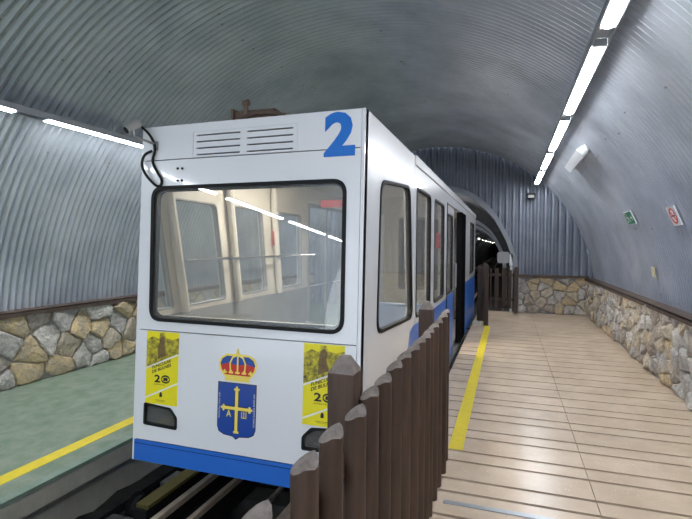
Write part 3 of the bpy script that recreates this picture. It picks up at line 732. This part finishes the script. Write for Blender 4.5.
for i, yy in enumerate([.73, .96, 1.135, 1.315, 1.50, 1.67, 1.845, 2.035, 2.21, 2.395, 2.565, 2.74, 2.93, 3.10, 3.29, 3.50]):
    v_, f_, mi = picket(fx+random.uniform(-.006, .006), yy+random.uniform(-.006, .006), 1.145+random.uniform(-.008, .006))
    put('picket', v_, f_, [M['wood'], M['wood_end']], fen, True, mi)
for yy in (1.47, 3.13):
    b = MB(); post(b, -.545, -.458, yy-.045, yy+.045, 0, 1.19); b.build('post', [M['wood'], M['wood_end']], fen)
for zz in (.32, .90):
    MB().box(-.492, -.457, .55, 3.56, zz, zz+.08, .006).build('rail', M['wood'], fen)
# far fence beside carriage end
fn2 = thing('platform_fence', 'short dark brown fence of tall posts beside the far end of the carriage', 'fence', (-.48, 10.6, 0))
for (x0, x1, y0, y1, h) in ((-.45, -.36, 10.02, 10.11, 1.22), (-.60, -.52, 10.30, 10.38, 1.18), (-.52, -.45, 10.9, 10.98, 1.24)):
    b = MB(); post(b, x0, x1, y0, y1, 0, h, .03); b.build('post', [M['wood_dark'], M['wood_dark']], fn2)
MB().box(-.57, -.40, 10.11, 10.14, .08, 1.15).build('board', M['wood_dark'], fn2)
t = MB().box(-.66, -.50, 9.93, 10.24, 0, .07, .01).build('plinth', M['concrete']); tag(t, 'small grey concrete block on the floor at the foot of the far posts', 'block')
# gate in the end wall opening
gt = thing('picket_gate', 'dark wooden picket gate across the gap left of the end stone wall', 'gate', (-.1, 12.25, 0))
for (x0, x1, h) in ((-.41, -.37, 1.08), (-.30, -.205, 1.08), (-.115, -.02, 1.09), (.02, .10, 1.04)):
    MB().box(x0, x1, 12.23, 12.26, .10, h, .006).build('picket', M['wood_dark'], gt)
b = MB(); post(b, .155, .245, 12.2, 12.29, 0, 1.10, .02); b.build('post', [M['wood'], M['wood']], gt)
for z in (.28, .88): MB().box(-.43, .16, 12.26, 12.29, z, z+.07).build('rail', M['wood_dark'], gt)
# mirror and box behind the gate
t = thing('platform_mirror', 'rounded grey panel on a pole behind the wooden gate', 'mirror', (-.09, 12.4, 0))
mm = lambda u, v, d: Vector((u, 12.40-d, v))
MB().plate(rr(rect(-.25, .05, 1.20, 1.48), .06), [], mm, -.03, 0).build('panel', M['dirty_white'], t)
MB().tube([(-.1, 12.42, -.45), (-.1, 12.42, 1.4)], .025, 10).build('pole', M['steel'], t)
t = MB().box(.04, .13, 12.33, 12.38, 1.15, 1.43, .008).build('control_box', M['white_plastic']); tag(t, 'narrow white box right of the grey panel behind the gate', 'box')
MB().box(.055, .115, 12.34, 12.37, .0, 1.15).build('stand', M['steel'], t); bpy.data.objects[-1] if False else None
# ------------------------------------------------------------------ track
def rail(x, z, label, w_=.06, y0=-4, y1=60):
    b = MB().box(x-w_/2, x+w_/2, y0, y1, z-.04, z, .006).box(x-.01, x+.01, y0, y1, z-.13, z-.04, mi=1).box(x-.05, x+.05, y0, y1, z-.15, z-.13, mi=1)
    tag(b.build('rail', [M['railtop'], M['seam']]), label, 'rail', 'rails of the track')
rail(-2.0, -.05, 'worn pale running rail nearest the green platform', .042)
rail(-1.81, -.06, 'worn guard rail just inside the left running rail', .035)
rail(-1.02, -.05, 'worn running rail close to the fence')
for yy in [k*.65-.3 for k in range(2, 7)]:
    s = MB().box(-2.5, -.75, yy, yy+.2, -.47, -.215, .01).build('sleeper', M['ballast'])
    tag(s, 'dark sleeper across the track bed under the rails', 'sleeper', 'sleepers of the track')
t = thing('cable_guide', 'dull yellow grooved guide plate beside the left rail in front of the carriage', 'guide', (-2.3, 2.6, -.2))
gb = MB()
for k in range(8): gb.box(-2.235+k*.012, -2.229+k*.012, 2.42, 3.3, -.085, -.06)
gb.build('grooves', mat('dull_yellow', (.12, .10, .02), .8), t)
MB().box(-2.24, -2.14, 2.4, 3.35, -.20, -.085).build('base', M['seam'], t)
t = thing('cable_pulley', 'dark round cable pulley lying low between the rails', 'pulley', (-2.45, 2.1, -.2))
MB().tube([(-2.43, 2.62, -.22), (-2.41, 2.62, -.22), (-2.37, 2.62, -.22), (-2.35, 2.62, -.22)], [.10, .075, .075, .10], 20).build('wheel', M['seam'], t)
MB().box(-2.46, -2.32, 2.54, 2.70, -.47, -.33).build('bracket', M['seam'], t)
t = MB().tube([(-1.5, -4, -.12), (-1.5, 12, -.12)], .018, 8).build('haul_cable', M['steel']); tag(t, 'grey steel haul cable running along the middle of the track', 'cable')
b = MB()
for k in range(2): b.box(-2.80+k*.12, -2.75+k*.12, -4, 12.3, -.46, -.40+.02*k)
t = b.build('conduit', M['seam']); tag(t, 'dark conduits running along the foot of the green platform', 'conduit')
